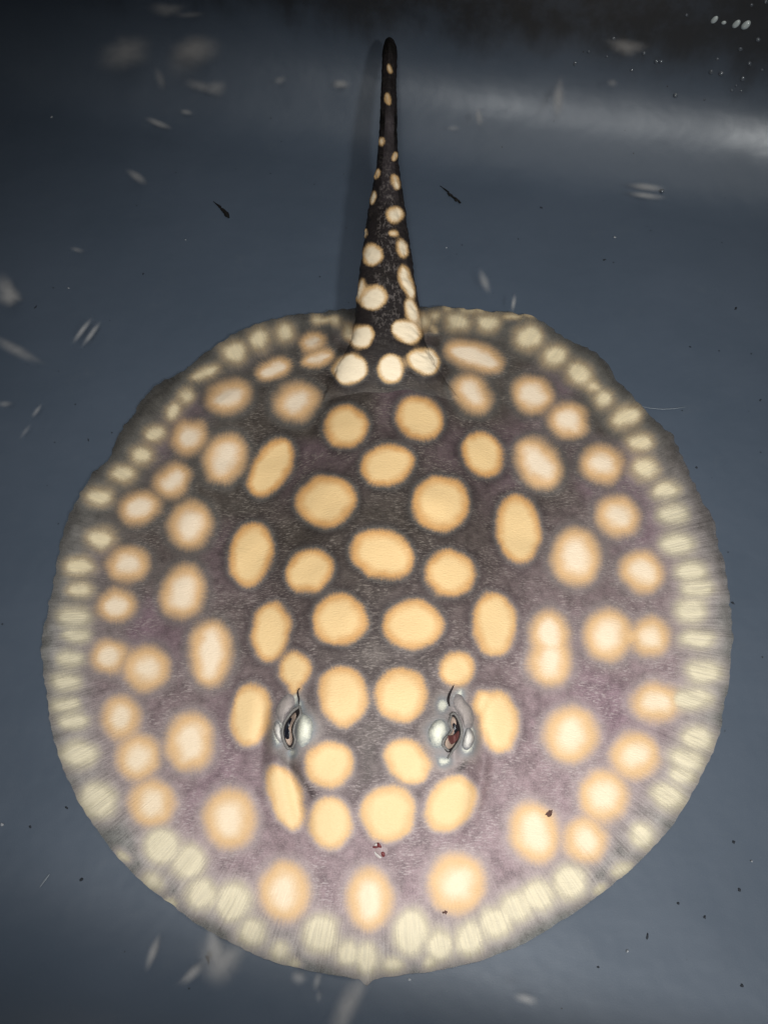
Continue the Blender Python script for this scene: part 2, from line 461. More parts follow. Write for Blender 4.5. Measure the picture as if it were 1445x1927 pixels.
def pattern(P, pol):
    """for each point of the skin: distance inside its spot, softness, kind, place round the spot"""
    px, py = pix(P)
    n = len(px)
    wx = px + 6 * (vnoise(px / 24, py / 24) - .5) + 1.5 * (vnoise(px / 9 + 20, py / 9) - .5)
    wy = py + 6 * (vnoise(px / 24 + 31, py / 24 + 9) - .5) + 1.5 * (vnoise(px / 9 + 7, py / 9 + 33) - .5)
    best = np.full(n, -60.0); soft = np.full(n, 8e-9); wsum = np.full(n, 1e-9); q_ = np.full(n, 1.5); kind = np.zeros((n, 5)); dirv = np.zeros((n, 3)); size = np.full(n, 3e-8)
    for i, (cx, cy, rx, ry, rot, k) in enumerate(SPOTS):
        m = (np.abs(px - cx) < max(rx, ry) + 70) & (np.abs(py - cy) < max(rx, ry) + 70)
        if not m.any(): continue
        c, s = math.cos(math.radians(rot)), math.sin(math.radians(rot))
        ux, uy = (wx[m] - cx), (wy[m] - cy)
        a, b = (ux * c + uy * s) / rx, (-ux * s + uy * c) / ry
        r = np.sqrt(a * a + b * b)
        g = np.sqrt((a / rx) ** 2 + (b / ry) ** 2) / np.maximum(r, 1e-4)
        d = np.clip((1 - r) / np.maximum(g, 1e-4), -60, min(rx, ry))
        h = np.exp(-((d - best[m]) / 7.0) ** 2) * 2.2          # touching spots run into each other
        w = d > best[m]
        idx = np.where(m)[0]
        nb = np.maximum(d, best[m]) + h * (np.maximum(d, best[m]) > -25)
        best[idx] = nb
        ii = idx[w]
        q_[ii] = r[w]
        wt = np.exp(np.maximum(d, -40) / 4.5)                # neighbours blend into each other
        wsum[idx] += wt; kind[idx, k] += wt
        soft[idx] += wt * min(KSOFT[k], (.55, .55, .80, .9, .5)[k] * min(rx, ry))
        size[idx] += wt * (max(min(rx, ry), 20) if rx > 18 and (rx, ry) != (18, 24) else 40)
        al = np.arctan2(uy[w], ux[w])
        dirv[ii] = np.stack([np.cos(al) * math.sqrt(rx * ry) / 6, np.sin(al) * math.sqrt(rx * ry) / 6, np.full(w.sum(), i * 3.7)], 1)
    return px, py, best, soft / wsum, q_, kind / wsum[:, None], dirv, size / wsum


# ------------------------------------------------------------------ body mesh (disc and tail in one)
nd = len(DISC)
under = np.stack([X[-1], Y[-1], np.maximum(Z[-1] - 0.0022, 0.0006)], 1)
under2 = np.stack([CEN[0] + (X[-1] - CEN[0]) * .5, CEN[1] + (Y[-1] - CEN[1]) * .5, np.full(NTH, 0.0008)], 1)
ALLV = np.concatenate([DISC, under, under2, [[CEN[0], CEN[1], 0.0008]], TV])
POL = np.concatenate([POLD, POLD[-NTH:], POLD[-NTH:], [[1, 0, 1]], TP])
j = np.arange(NTH); jn = (j + 1) % NTH
rows = (np.arange(NR + 1) * NTH)[:, None]
qd = np.stack([rows + j, rows + jn, rows + NTH + jn, rows + NTH + j], -1)[1:].reshape(-1, 4)[:, ::-1]   # disc, rim and underside
r0 = np.stack([0 * j, NTH + jn, NTH + j], 1)[:, ::-1]                                                    # middle of the top (first ring is one point)
cb = nd + 2 * NTH
fan = np.stack([np.full(NTH, cb), nd + NTH + j, nd + NTH + jn], 1)[:, ::-1]
t0 = cb + 1
tj = np.arange(NTC); tn = (tj + 1) % NTC
tr = (np.arange(NTR - 1) * NTC)[:, None] + t0
qt = np.stack([tr + tj, tr + tn, tr + NTC + tn, tr + NTC + tj], -1).reshape(-1, 4)
capend = t0 + (NTR - 1) * NTC + tj
quads = np.concatenate([qd, qt]); tris = np.concatenate([r0, fan])
me = bpy.data.meshes.new('body')
me.vertices.add(len(ALLV)); me.vertices.foreach_set('co', ALLV.astype(np.float32).ravel())
nl = quads.size + tris.size + NTC
me.loops.add(nl)
me.loops.foreach_set('vertex_index', np.concatenate([quads.ravel(), tris.ravel(), capend]).astype(np.int32))
npoly = len(quads) + len(tris) + 1
me.polygons.add(npoly)
starts = np.concatenate([np.arange(len(quads)) * 4, quads.size + np.arange(len(tris)) * 3, [quads.size + tris.size]])
me.polygons.foreach_set('loop_start', starts.astype(np.int32))
me.polygons.foreach_set('use_smooth', np.ones(npoly, bool))
me.update(calc_edges=True); me.validate()

px, py, sd, soft, sq, kind, sdir, ssize = pattern(ALLV, POL)
isT = np.zeros(len(ALLV)); isT[t0:] = 1
rho = POL[:, 2]
# pigment of the skin between the spots: near black on the back and tail, mauve grey towards the front and the margin
yy = (py - 585) / (1840 - 585)
xx = (px - 722) / 640
front = sm(0.30, 0.95, yy + 0.20 * np.abs(xx) + 0.10 * xx + 0.10 * (vnoise(px / 110, py / 110) - .5))
c_rear, c_front, c_marg = np.array(lin(68, 61, 56)), np.array(lin(143, 123, 126)), np.array(lin(122, 120, 116))
skin = c_rear + (c_front - c_rear) * front[:, None]
mauve = sm(0.5, 0.75, vnoise(px / 150 + 4, py / 150 + 9)) * sm(.35, .8, np.hypot(xx, (py - 1200) / 640)) * (1 - sm(.8, .95, rho))
skin = skin * (1 - mauve[:, None] * 0.65) + np.array(lin(124, 100, 110)) * mauve[:, None] * 0.65
head = np.exp(-(((px - 715) / 190) ** 2 + ((py - 1360) / 190) ** 2) ** 2)
skin = skin * (1 - head[:, None] * .7) + np.array(lin(92, 86, 82)) * head[:, None] * .7
for line in ([(505, 1332), (507, 1360), (514, 1388), (526, 1412), (540, 1432), (556, 1452), (574, 1476), (592, 1500)], [(907, 1352), (905, 1380), (896, 1404), (880, 1424), (868, 1446), (856, 1470), (846, 1488)]):
    L_ = np.array(line, float); dl = np.full(len(px), 1e9)          # pigment and painted shade of the creases round the eyes and along the skull
    for a_, b_ in zip(L_[:-1], L_[1:]):
        e_ = b_ - a_; u_ = np.clip(((px - a_[0]) * e_[0] + (py - a_[1]) * e_[1]) / (e_ @ e_), 0, 1)
        dl = np.minimum(dl, np.hypot(px - a_[0] - u_ * e_[0], py - a_[1] - u_ * e_[1]))
    skin = skin * (1 - .6 * np.exp(-(dl / 7) ** 2) - .2 * np.exp(-(dl / 20) ** 2))[:, None]
for ex, ey in ((556, 1374), (842, 1378)):
    ring = np.exp(-(((px - ex) / 46) ** 2 + ((py - ey) / 56) ** 2) ** 2)[:, None]
    skin = skin * (1 - .5 * ring) + np.array(lin(104, 107, 112)) * .5 * ring
mg = sm(0.80, 0.985, rho) * (0.45 + 0.55 * sm(0.15, 0.6, yy))
cm_ = np.array(lin(86, 86, 82)) + (c_marg - np.array(lin(86, 86, 82))) * sm(0.1, 0.5, yy)[:, None]
skin = skin * (1 - mg[:, None]) + cm_ * mg[:, None]
tw = sm(745, 600, py)[:, None]
skin = np.where(isT[:, None] > 0, np.array(lin(68, 61, 56)) * (1 - tw) + tw * np.array(lin(33, 29, 27)) * (1 - .75 * sm(470, 300, py))[:, None], skin)
band = isT * sm(170, 230, py) * (1 - sm(360, 400, py)) * sm(.55, .95, POL[:, 1]) * (np.abs(POL[:, 0] - .12) < .55)
skin = skin * (1 - band[:, None]) + np.array(lin(66, 60, 62)) * band[:, None]


def add(name, ty, arr):
    a = me.attributes.new(name, ty, 'POINT')
    a.data.foreach_set('value' if ty == 'FLOAT' else ('vector' if ty == 'FLOAT_VECTOR' else 'color'), arr.astype(np.float32).ravel())


add('sd', 'FLOAT', sd); add('soft', 'FLOAT', soft); add('sq', 'FLOAT', sq)
add('size', 'FLOAT', ssize); add('k1', 'FLOAT', kind[:, 1]); add('k2', 'FLOAT', kind[:, 2]); add('k3', 'FLOAT', kind[:, 3]); add('k4', 'FLOAT', kind[:, 4])
add('sdir', 'FLOAT_VECTOR', sdir); add('pol', 'FLOAT_VECTOR', POL)
add('skin', 'FLOAT_COLOR', np.concatenate([skin, np.ones((len(skin), 1))], 1))
WX, WY = ALLV[:, 0], ALLV[:, 1]
fb = lambda k, o: .6 * vnoise(WX * k + o, WY * k + o * 2) + .4 * vnoise(WX * k * 2.1 + o * 3, WY * k * 2.1 + o)
low = np.stack([sm(.42, .58, fb(95, 3.)), sm(.45, .62, fb(110, 11.)), sm(.3, .7, fb(85, 7.))], 1)
low2 = np.stack([fb(140, 5.), fb(130, 23.), fb(230, 31.)], 1)
add('low', 'FLOAT_VECTOR', low); add('low2', 'FLOAT_VECTOR', low2)
add('istail', 'FLOAT', isT * sm(750, 640, py)); add('front', 'FLOAT', front)


def skin_material(name, clear):
    t = NT(name)
    co = t.n('ShaderNodeTexCoord').outputs['Object']
    sd, soft = t.attr('sd'), t.attr('soft')
    k1, k2, k3, k4 = (t.attr(k) for k in ('k1', 'k2', 'k3', 'k4'))
    base, istail, front = t.attr('skin', 'Color'), t.attr('istail'), t.attr('front')
    sdir, pol = t.attr('sdir', 'Vector'), t.attr('pol', 'Vector')

    def xyz(v):
        o = t.n('ShaderNodeSeparateXYZ'); t.put(o.inputs[0], v); return o.outputs
    _, polsin, rho = xyz(pol)
    f1, f2, patch = xyz(t.attr('low', 'Vector'))
    l1, l2, l3 = xyz(t.attr('low2', 'Vector'))
    inv = lambda x: t.math('SUBTRACT', 1.0, x)
    mul = lambda a, b: t.math('MULTIPLY', a, b)
    cen = lambda x, k: t.math('MULTIPLY', t.math('SUBTRACT', x, 0.5), k)
    plus = lambda a, b: t.math('ADD', a, b)
    mixf = lambda f, a, b: plus(mul(a, inv(f)), mul(b, f))
    # hair-fine pale strokes of the skin, in three directions that take turns
    A = t.noise(t.mapping(co, (330, 1300, 400), (0, 0, 0.12)), 1, 2, 0.7)
    B = t.noise(t.mapping(co, (330, 1300, 400), (0, 0, 1.0)), 1, 2, 0.7)
    C = t.noise(t.mapping(co, (330, 1300, 400), (0, 0, -0.8)), 1, 2, 0.7)
    st = mixf(f2, mixf(f1, A, B), C)
    streak = t.ss(st, 0.47, 0.70)
    fine = t.noise(co, 1300, 2, 0.7)
    # fin rays, lines that run out to the margin
    rays = t.noise(t.mapping(pol, (150, 150, 7)), 1, 3, 0.65)
    rayf = mul(mul(inv(istail), t.ss(rho, 0.70, 0.97)), t.ss(front, 0.0, 0.5, 0.55, 1.0))
    rl = mul(rayf, cen(rays, 1.5))
    # skin colour
    v = plus(cen(l3, 0.7), cen(fine, 1.1))
    v = plus(v, mul(rl, 1.1))
    gain = t.math('MAXIMUM', plus(1.0, v), 0.25)
    vm = t.n('ShaderNodeVectorMath', operation='SCALE'); t.put(vm.inputs[0], base); t.put(vm.inputs['Scale'], gain)
    c = vm.outputs[0]
    # darker ring where pigment gathers round the spots of the back
    halo = mul(t.ss(sd, -26, -7), inv(t.math('MAXIMUM', k2, k3)))
    c = t.mix(mul(halo, t.ss(front, 0, 1, 0.62, 0.26)), c, t.mix(front, lin(38, 33, 34), lin(100, 82, 88)))
    pale = t.mix(front, lin(140, 130, 121), lin(192, 178, 177))
    sa = mul(streak, mul(inv(t.ss(rho, 0.78, 0.95)), t.ss(patch, 0, 1, 0.16, 0.62)))
    sa = mul(sa, mul(t.ss(istail, 0, 1, 1.0, 0.25), t.ss(sd, -20, -4, 1.0, 0.6)))
    c = t.mix(sa, c, pale)
    # spots: frayed, soft-edged
    fr = t.noise(sdir, 4.5, 2, 0.7)
    wob = plus(cen(fr, 1.1), cen(fine, 1.1))
    wob = plus(wob, mul(rl, 0.6))
    d2 = plus(sd, mul(t.math('MINIMUM', soft, 8.0), wob))
    M = t.ss(d2, mul(soft, -1.0), mul(soft, 0.9))
    hair = mul(t.ss(d2, mul(soft, -2.2), mul(soft, -0.2)), t.ss(front, 0, 1, 0.25, 0.42))
    c = t.mix(mul(hair, inv(istail)), c, t.mix(front, lin(150, 146, 138), lin(200, 184, 178)))
    rim = t.mix(k1, lin(206, 156, 98), lin(214, 172, 124))
    core = t.mix(k1, lin(232, 198, 145), lin(238, 217, 190))
    inn = plus(d2, cen(l1, 9.0))
    size = t.attr('size')
    w1 = t.ss(inn, mul(size, t.ss(k1, 0, 1, 0.04, 0.12)), mul(size, t.ss(k1, 0, 1, 0.48, 0.82)))
    spot = t.mix(w1, rim, core)
    # frontmost spots turn creamier
    spot = t.mix(mul(front, t.math('SUBTRACT', 0.45, mul(k1, 0.25))), spot, lin(226, 200, 158))
    m2 = t.mix(t.ss(inn, -2, 15), t.mix(t.ss(front, 0.05, 0.45), lin(186, 160, 122), lin(196, 184, 154)), t.mix(t.ss(front, 0.05, 0.45), lin(240, 220, 180), lin(226, 213, 182)))
    m2 = t.mix(mul(rayf, t.ss(rays, 0.35, 0.6, 0.42, 0.0)), m2, lin(186, 176, 156))
    spot = t.mix(k2, spot, m2)
    spot = t.mix(k3, spot, t.mix(t.ss(inn, 0, 10), lin(122, 128, 132), lin(206, 204, 190)))
    spot = t.mix(k4, spot, t.mix(t.ss(inn, 0, 9), lin(206, 168, 118), lin(242, 224, 194)))
    vm2 = t.n('ShaderNodeVectorMath', operation='SCALE'); t.put(vm2.inputs[0], spot); t.put(vm2.inputs['Scale'], plus(1.0, cen(fine, 0.16)))
    M = mul(M, t.ss(k2, 0, 1, 1.0, 0.9))
    c = t.mix(M, c, vm2.outputs[0])
    if not clear:                              # denticles down the tail
        dn = t.noise(t.mapping(co, (500, 300, 500)), 1, 2, 0.75)
        dfac = mul(istail, mul(t.ss(dn, 0.50, 0.62), inv(M)))
        sy = xyz(co)[1]
        dfac = mul(dfac, mul(t.ss(polsin, 0.84, 0.97), mul(t.ss(sy, 0.27, 0.22), t.ss(sy, 0.085, 0.13))))
        c = t.mix(mul(dfac, 0.5), c, lin(118, 110, 106))
    bp = t.bump(plus(st, mul(rl, 1.2)), 0.35, 0.0010)
    kw = {'Base Color': c, 'Roughness': 0.55, 'Specular IOR Level': 0.22, 'Normal': bp}
    if clear: kw['Alpha'] = t.ss(plus(rho, cen(rays, 0.06)), 0.955, 1.012, 1.0, 0.5)
    t.principled(**kw)
    return t.m


me.materials.append(skin_material('stingray_skin', False))
me.materials.append(skin_material('stingray_fin_margin', True))
fs = np.empty(len(me.polygons), np.int32); me.polygons.foreach_get('loop_start', fs)
lv = np.empty(len(me.loops), np.int32); me.loops.foreach_get('vertex_index', lv)
me.polygons.foreach_set('material_index', ((rho[lv[fs]] > 0.90) & (isT[lv[fs]] < .5)).astype(np.int32))
ray = bpy.data.objects.new('stingray', None); COL.objects.link(ray)
ray.empty_display_size = 0.05
tag(ray, 'dark stingray covered in cream spots lying on the tub floor, tail stretched away', 'stingray')
body = bpy.data.objects.new('body', me); COL.objects.link(body); body.parent = ray

# ------------------------------------------------------------------ eyes and spiracles
def graded(name, mid, rim, rough=0.6, spec=0.15, k=1.0):
    """skin that changes from its middle to its edge"""
    t = NT(name)
    co = t.n('ShaderNodeTexCoord').outputs['Object']
    f = t.math('ADD', t.attr('edge'), t.math('MULTIPLY', t.math('SUBTRACT', t.noise(co, 500, 3, 0.7), 0.5), 0.7))
    c = t.mix(t.ss(f, 0.25, 0.95 * k), mid, rim)
    c = t.mix(t.ss(t.noise(co, 1600, 2, 0.7), 0.4, 0.75, 0, 0.25), c, tuple(x * .5 for x in rim))
    t.principled(**{'Base Color': c, 'Roughness': rough, 'Specular IOR Level': spec, 'Normal': t.bump(t.noise(co, 1100, 2, 0.7), 0.3, 0.0006)})
    return t.m


M_lid = graded('eyelid_skin', lin(228, 227, 210), lin(122, 128, 134), k=1.1)
M_flap = graded('spiracle_flap_skin', lin(162, 152, 147), lin(108, 104, 105))
M_white = graded('pale_lobe_skin', lin(214, 209, 202), lin(118, 118, 121))
M_black = simple('pupil_black', (0.006, 0.007, 0.012), 0.3, 0.3)
M_iris = simple('iris_tan', lin(164, 144, 130), 0.5, 0.2, 1500, 0.4)
M_red = simple('red_membrane', lin(92, 56, 53), 0.5, 0.2, 2500, 0.8)
M_rim = simple('slit_rim', lin(116, 113, 110), 0.6, 0.15, 1400, 0.6)
M_pit = simple('slit_hollow', lin(44, 39, 40), 0.6, 0.1, 900, 0.4)


def smooth_poly(pts, n=48):
    P = np.array(pts, float); m = len(P); Q = []
    for k in range(n):
        u = k / n * m; i = int(u); f = u - i
        p0, p1, p2, p3 = P[(i - 1) % m], P[i % m], P[(i + 1) % m], P[(i + 2) % m]
        Q.append(0.5 * ((2 * p1) + (-p0 + p2) * f + (2 * p0 - 5 * p1 + 4 * p2 - p3) * f * f + (-p0 + 3 * p1 - 3 * p2 + p3) * f ** 3))
    return np.array(Q)


def dome(name, pts, mat, parent, lift=0.0005, bulge=0.002, sink=0.002, rings=7, ref=None, sharp=2.0):
    """a soft raised piece of skin whose outline is given in photograph pixels"""
    Q = smooth_poly(pts); c = Q.mean(0)
    V = []; n = len(Q)
    for r in range(rings + 1):
        f = 1 - r / rings
        V += list(tops(c + (Q - c) * max(f, 0.02)) + np.array([0, 0, lift + bulge * (1 - f ** sharp)]))
    V0_ = [v - np.array([0, 0, lift + sink]) for v in V[:n]]
    V = V0_ + V
    o = new_mesh(name, V, grid_faces(rings + 2, n, True) + [tuple(range(len(V) - n, len(V)))], mat, parent)
    ea = o.data.attributes.new('edge', 'FLOAT', 'POINT')
    ea.data.foreach_set('value', np.repeat([1.0] + [1 - r / rings for r in range(rings + 1)], n).astype(np.float32))
    return o


def cord(name, pts, widths, mat, parent, lift=0.001, n=40, m=8, closed=False):
    """a soft rounded fold along a line of pixels; widths in pixels"""
    P = np.array(pts, float); W_ = np.array(widths, float)
    u = np.linspace(0, len(P) - 1, n)
    L = []
    for uu in u:
        i = min(int(uu), len(P) - 2); f = uu - i
        p0, p1, p2, p3 = P[max(i - 1, 0)], P[i], P[i + 1], P[min(i + 2, len(P) - 1)]
        L.append(0.5 * ((2 * p1) + (-p0 + p2) * f + (2 * p0 - 5 * p1 + 4 * p2 - p3) * f * f + (-p0 + 3 * p1 - 3 * p2 + p3) * f ** 3))
    L = np.array(L); wd = np.interp(u, np.arange(len(P)), W_) * 0.00031
    C3 = tops(L) + np.array([0, 0, lift])
    z3 = np.convolve(np.pad(C3[:, 2], 3, mode='edge'), np.ones(7) / 7, 'valid'); C3[:, 2] = np.maximum(z3, C3[:, 2] - .001)
    V = []
    for i in range(n):
        tg = C3[min(i + 1, n - 1)] - C3[max(i - 1, 0)]; tg /= np.linalg.norm(tg)
        sx = np.cross(tg, [0, 0, 1.0]); sx /= np.linalg.norm(sx); uz = np.cross(sx, tg)
        for k in range(m):
            a = 2 * math.pi * k / m
            V.append(C3[i] + (sx * math.cos(a) + uz * math.sin(a)) * wd[i])
    return new_mesh(name, V, grid_faces(n, m, True) + [tuple(range(m)), tuple(range((n - 1) * m, n * m))[::-1]], mat, parent)


def eye_part(name_pts, pupil, iris, rim_pts, rim_w, extra):
    e = dome('eye', name_pts, M_pit, ray, lift=0.0004, bulge=0.0004, sink=.003)
    dome('iris', iris, M_iris, e, lift=0.0011, bulge=0.0012, sink=.001)
    dome('pupil', pupil, M_black, e, lift=0.0018, bulge=0.0006, sink=.001)
    cord('eyelid_rim', rim_pts, rim_w, M_rim, e, lift=0.0012)
    for nm, a in extra: nm(e, a)
    return e


# the eye on the left of the photograph
eye_part([(563, 1332), (566, 1345), (556, 1362), (553, 1392), (546, 1409), (538, 1402), (533, 1378), (540, 1352), (551, 1335)],
         [(548, 1353), (541, 1362), (537, 1374), (536, 1384), (540, 1392), (546, 1391), (549, 1383), (543, 1374), (544, 1364), (550, 1356)],
         [(556, 1342), (557, 1352), (551, 1364), (549, 1378), (551, 1392), (547, 1403), (540, 1398), (538, 1384), (544, 1366), (548, 1350)],
         [(564, 1330), (553, 1338), (543, 1350), (535, 1364), (532, 1380), (535, 1396), (543, 1410), (551, 1408)], [2, 2.8, 2.4, 2, 2, 2.4, 2.8, 1.8],
         [(lambda e, a: cord('eyelid_rim', a, [2, 2.4, 2, 2, 2, 1.8], M_rim, e, lift=.0012), [(564, 1331), (566, 1345), (557, 1360), (553, 1378), (556, 1394), (551, 1408)])])
dome('eyelid', [(566, 1336), (582, 1342), (592, 1358), (592, 1380), (584, 1400), (568, 1412), (557, 1402), (554, 1380), (557, 1358)], M_lid, ray, lift=-0.0014, bulge=0.0044, sink=.004, sharp=2.2)
dome('spiracle_flap', [(547, 1296), (559, 1305), (562, 1322), (552, 1337), (537, 1352), (530, 1372), (519, 1362), (512, 1342), (520, 1320), (533, 1304)], M_flap, ray, lift=-0.0012, bulge=0.0026, sink=.003)
dome('spiracle_flap', [(519, 1352), (529, 1362), (531, 1384), (533, 1402), (526, 1400), (517, 1386), (513, 1366)], M_white, ray, lift=-0.0008, bulge=0.0026, sink=.003)
cord('spiracle_slit', [(565, 1296), (561, 1301), (561, 1308), (563, 1317), (562, 1327)], [.5, 1.2, 1.5, 1.3, .5], M_pit, ray, lift=0.0008)

# the eye on the right of the photograph
eye_part([(850, 1343), (860, 1352), (868, 1372), (866, 1392), (856, 1410), (842, 1416), (834, 1404), (838, 1388), (848, 1376), (847, 1360)],
         [(850, 1362), (856, 1364), (858, 1372), (862, 1384), (858, 1394), (850, 1393), (852, 1384), (855, 1376), (850, 1370)],
         [(848, 1350), (855, 1352), (858, 1362), (856, 1372), (858, 1392), (850, 1407), (841, 1409), (837, 1400), (842, 1388), (850, 1378), (846, 1362)],
         [(846, 1348), (854, 1344), (862, 1354), (868, 1372), (867, 1388), (860, 1402), (850, 1416), (842, 1428)], [1.8, 2.4, 2.6, 2.6, 2.6, 2.6, 2.2, 1],
         [(lambda e, a: cord('eyelid_rim', a, [2, 2.4, 2, 2, 2.4, 2], M_rim, e, lift=.0012), [(848, 1350), (845, 1362), (849, 1376), (838, 1389), (833, 1402), (843, 1414)]),
          (lambda e, a: dome('red_membrane', a, M_red, e, lift=.0028, bulge=.0006, sink=.001), [(842, 1388), (852, 1386), (862, 1378), (862, 1390), (856, 1398), (848, 1402)])])
dome('eyelid', [(808, 1362), (820, 1350), (836, 1350), (845, 1362), (846, 1378), (836, 1392), (832, 1408), (818, 1412), (806, 1400), (801, 1380)], M_lid, ray, lift=-0.0014, bulge=0.0044, sink=.004, sharp=2.2)
dome('spiracle_flap', [(853, 1296), (866, 1298), (876, 1312), (890, 1328), (898, 1350), (896, 1374), (886, 1384), (874, 1378), (868, 1360), (858, 1342), (848, 1328), (846, 1312)], M_flap, ray, lift=-0.0012, bulge=0.0028, sink=.003)
dome('spiracle_flap', [(879, 1366), (890, 1374), (894, 1390), (888, 1406), (877, 1414), (868, 1406), (870, 1388)], M_white, ray, lift=-0.0006, bulge=0.0030, sink=.003)
cord('spiracle_slit', [(854, 1290), (851, 1296), (846, 1306), (843, 1319), (846, 1330)], [.3, 1.2, 2.0, 2.2, .8], M_pit, ray, lift=0.0006)

# healing sore on the snout
M_scab = simple('scab_red', lin(104, 44, 46), 0.4, 0.4, 1200, 0.5)
M_scar = simple('scar_white', lin(196, 188, 184), 0.5, 0.3, 1200, 0.3)
sore = dome('sore', [(702, 1588), (714, 1583), (728, 1590), (732, 1602), (722, 1614), (710, 1610), (703, 1600)], simple('sore_skin', lin(150, 132, 132), 0.5, 0.3, 1500, 0.5), ray, lift=-0.0003, bulge=0.0010)
dome('scab', [(711, 1586), (716, 1590), (718, 1596), (712, 1595), (709, 1590)], M_scab, sore, lift=0.0006, bulge=0.0006)
dome('scab', [(702, 1593), (712, 1593), (712, 1596), (703, 1596)], M_scab, sore, lift=0.0005, bulge=0.0005)
dome('scab', [(717, 1604), (723, 1604), (724, 1611), (719, 1612)], M_scab, sore, lift=0.0005, bulge=0.0005)
dome('scar', [(704, 1602), (711, 1607), (718, 1614), (713, 1615), (706, 1609)], M_scar, sore, lift=0.0005, bulge=0.0007)
dome('scar', [(706, 1587), (710, 1588), (709, 1592), (705, 1591)], M_scar, sore, lift=0.0005, bulge=0.0006)

# ------------------------------------------------------------------ grit on the skin
def lump(name, p, rx, ry, rz, rot, mat, seed=0, nu=10, nv=7):
    r = random.Random(seed); V = []
    for i in range(nv):
        ph = math.pi * (i / (nv - 1))
        for j in range(nu):
            a = 2 * math.pi * j / nu
            k = 1 + 0.8 * (r.random() - .5)
            s = max(math.sin(ph), 0.03)
            x, y = rx * k * s * math.cos(a), ry * k * s * math.sin(a)
            V.append((p[0] + x * math.cos(rot) - y * math.sin(rot), p[1] + x * math.sin(rot) + y * math.cos(rot), p[2] + rz + rz * math.cos(ph) * k))
    return new_mesh(name, V, grid_faces(nv, nu, True)[::-1] + [tuple(range(nu)), tuple(range((nv - 1) * nu, nv * nu))[::-1]], mat)


M_grit = simple('brown_grit', lin(92, 68, 62), 0.8, 0.1, 900, 0.4)
M_dirt = simple('grey_dirt', lin(46, 49, 54), 0.8, 0.1)
g = lump('grit', top(1030, 1527, -0.0006), 0.0021, .0025, .0003, 0.3, M_grit, 3, 12, 7)
tag(g, 'dark brown crumb of grit on the skin beside a large cream spot', 'grit')
g = lump('grit', top(837, 1715, -0.0005), 0.0013, .0014, .0003, 0.3, M_grit, 5, 12, 7)
tag(g, 'tiny round dark dot of grit on the lower rim of a cream spot', 'grit')

# ------------------------------------------------------------------ litter on the tub floor
M_twig = simple('rotten_leaf_shred', lin(24, 22, 20), 0.7, 0.2, 700, 0.5)


def shred(name, pts, w, mat, z=0.0):
    if max(w) > 1.5:                           # crumbly pieces: more, uneven points
        u = np.linspace(0, len(pts) - 1, 13); i_ = np.arange(len(pts))
        pts = np.stack([np.interp(u, i_, [q_[0] for q_ in pts]) + rng.normal(0, .7, 13), np.interp(u, i_, [q_[1] for q_ in pts]) + rng.normal(0, .7, 13)], 1)
        w = np.interp(u, i_, w) * rng.uniform(.7, 1.25, 13)
    P = [at(x, y, z + 0.0012) for x, y in pts]
    V = []; m = 6
    for i, p in enumerate(P):
        tg = P[min(i + 1, len(P) - 1)] - P[max(i - 1, 0)]; tg /= np.linalg.norm(tg)
        sx = np.cross(tg, [0, 0, 1.0]); sx /= np.linalg.norm(sx); r0_ = w[i] * 0.00034
        for k in range(m):
            a = 2 * math.pi * k / m; r = r0_ * random.uniform(.6, 1.4)
            V.append(p + sx * math.cos(a) * r + np.array([0, 0, math.sin(a) * min(r, .0011)]))
    return new_mesh(name, V, grid_faces(len(P), m, True) + [tuple(range(m)), tuple(range((len(P) - 1) * m, len(P) * m))[::-1]], mat, smooth=False)


s = shred('debris_shred', [(402, 379), (408, 384), (413, 389), (418, 393), (421, 397), (426, 402), (431, 408)], [1.2, 1.6, 2.6, 2.4, 3.8, 4.4, 2.2], M_twig)
tag(s, 'dark crumbled shred of plant on the tub floor, short and lumpy', 'debris')
s = shred('debris_shred', [(828, 350), (836, 356), (842, 361), (847, 366), (853, 371), (858, 376), (866, 382)], [.8, 1.2, 1.8, 2.8, 3.2, 4.0, 2.0], M_twig)
tag(s, 'thin dark twig-like shred with a long fine tip on the floor beside the tail', 'debris')
s = shred('hair', [(432, 1790), (427, 1805), (421, 1822), (414, 1838), (404, 1858), (398, 1872)], [.5, .8, .9, .8, .7, .4], M_twig)
tag(s, 'fine dark hair lying on the floor by the heart-shaped wisp', 'hair')
M_fib = simple('pale_fibre', lin(128, 134, 140), 0.6, 0.2)
for pts, lb in (([(76, 1670), (82, 1661), (88, 1653), (94, 1645)], 'short pale straight fibre lying on bare floor beside the disc margin'),
                ([(1203, 764), (1222, 768), (1245, 770), (1268, 769), (1288, 766)], 'long faint curved pale fibre on the floor by the ragged disc edge')):
    w = [.5, 1.0, 1.0, .4] if len(pts) == 4 else [.2, .45, .5, .45, .2]
    tag(shred('fibre', pts, w, M_fib), lb, 'fibre')

DARK = [(68, 578, 5, 2), (167, 828, 4, 2), (590, 1, 2, 2), (1018, 391, 4, 3), (1137, 489, 4, 3), (1384, 581, 6, 3), (1298, 653, 3, 2), (1310, 880, 3, 3), (1378, 1135, 4, 3), (1380, 1585, 3, 3),
        (1390, 1674, 3, 3), (1275, 1700, 3, 3), (1325, 1726, 3, 3), (1217, 1762, 2, 5), (1125, 1820, 2, 3), (789, 1869, 3, 3), (1395, 1855, 3, 4), (126, 1520, 4, 2), (58, 1556, 2, 4), (154, 1655, 4, 3),
        (35, 1770, 3, 2), (270, 516, 3, 2), (620, 1870, 2, 2), (975, 450, 2, 2), (1430, 753, 4, 2), (807, 240, 3, 3)]
for i, (x, y, a, b) in enumerate(DARK):
    o = lump('speck', at(x, y, 0.0), a * .00026, b * .00026, .0002, rng.random() * 3, M_dirt, i, 9, 5)
    tag(o, 'tiny dark speck of dirt lying on the grey tub floor', 'speck', 'dark specks of dirt on the tub floor')
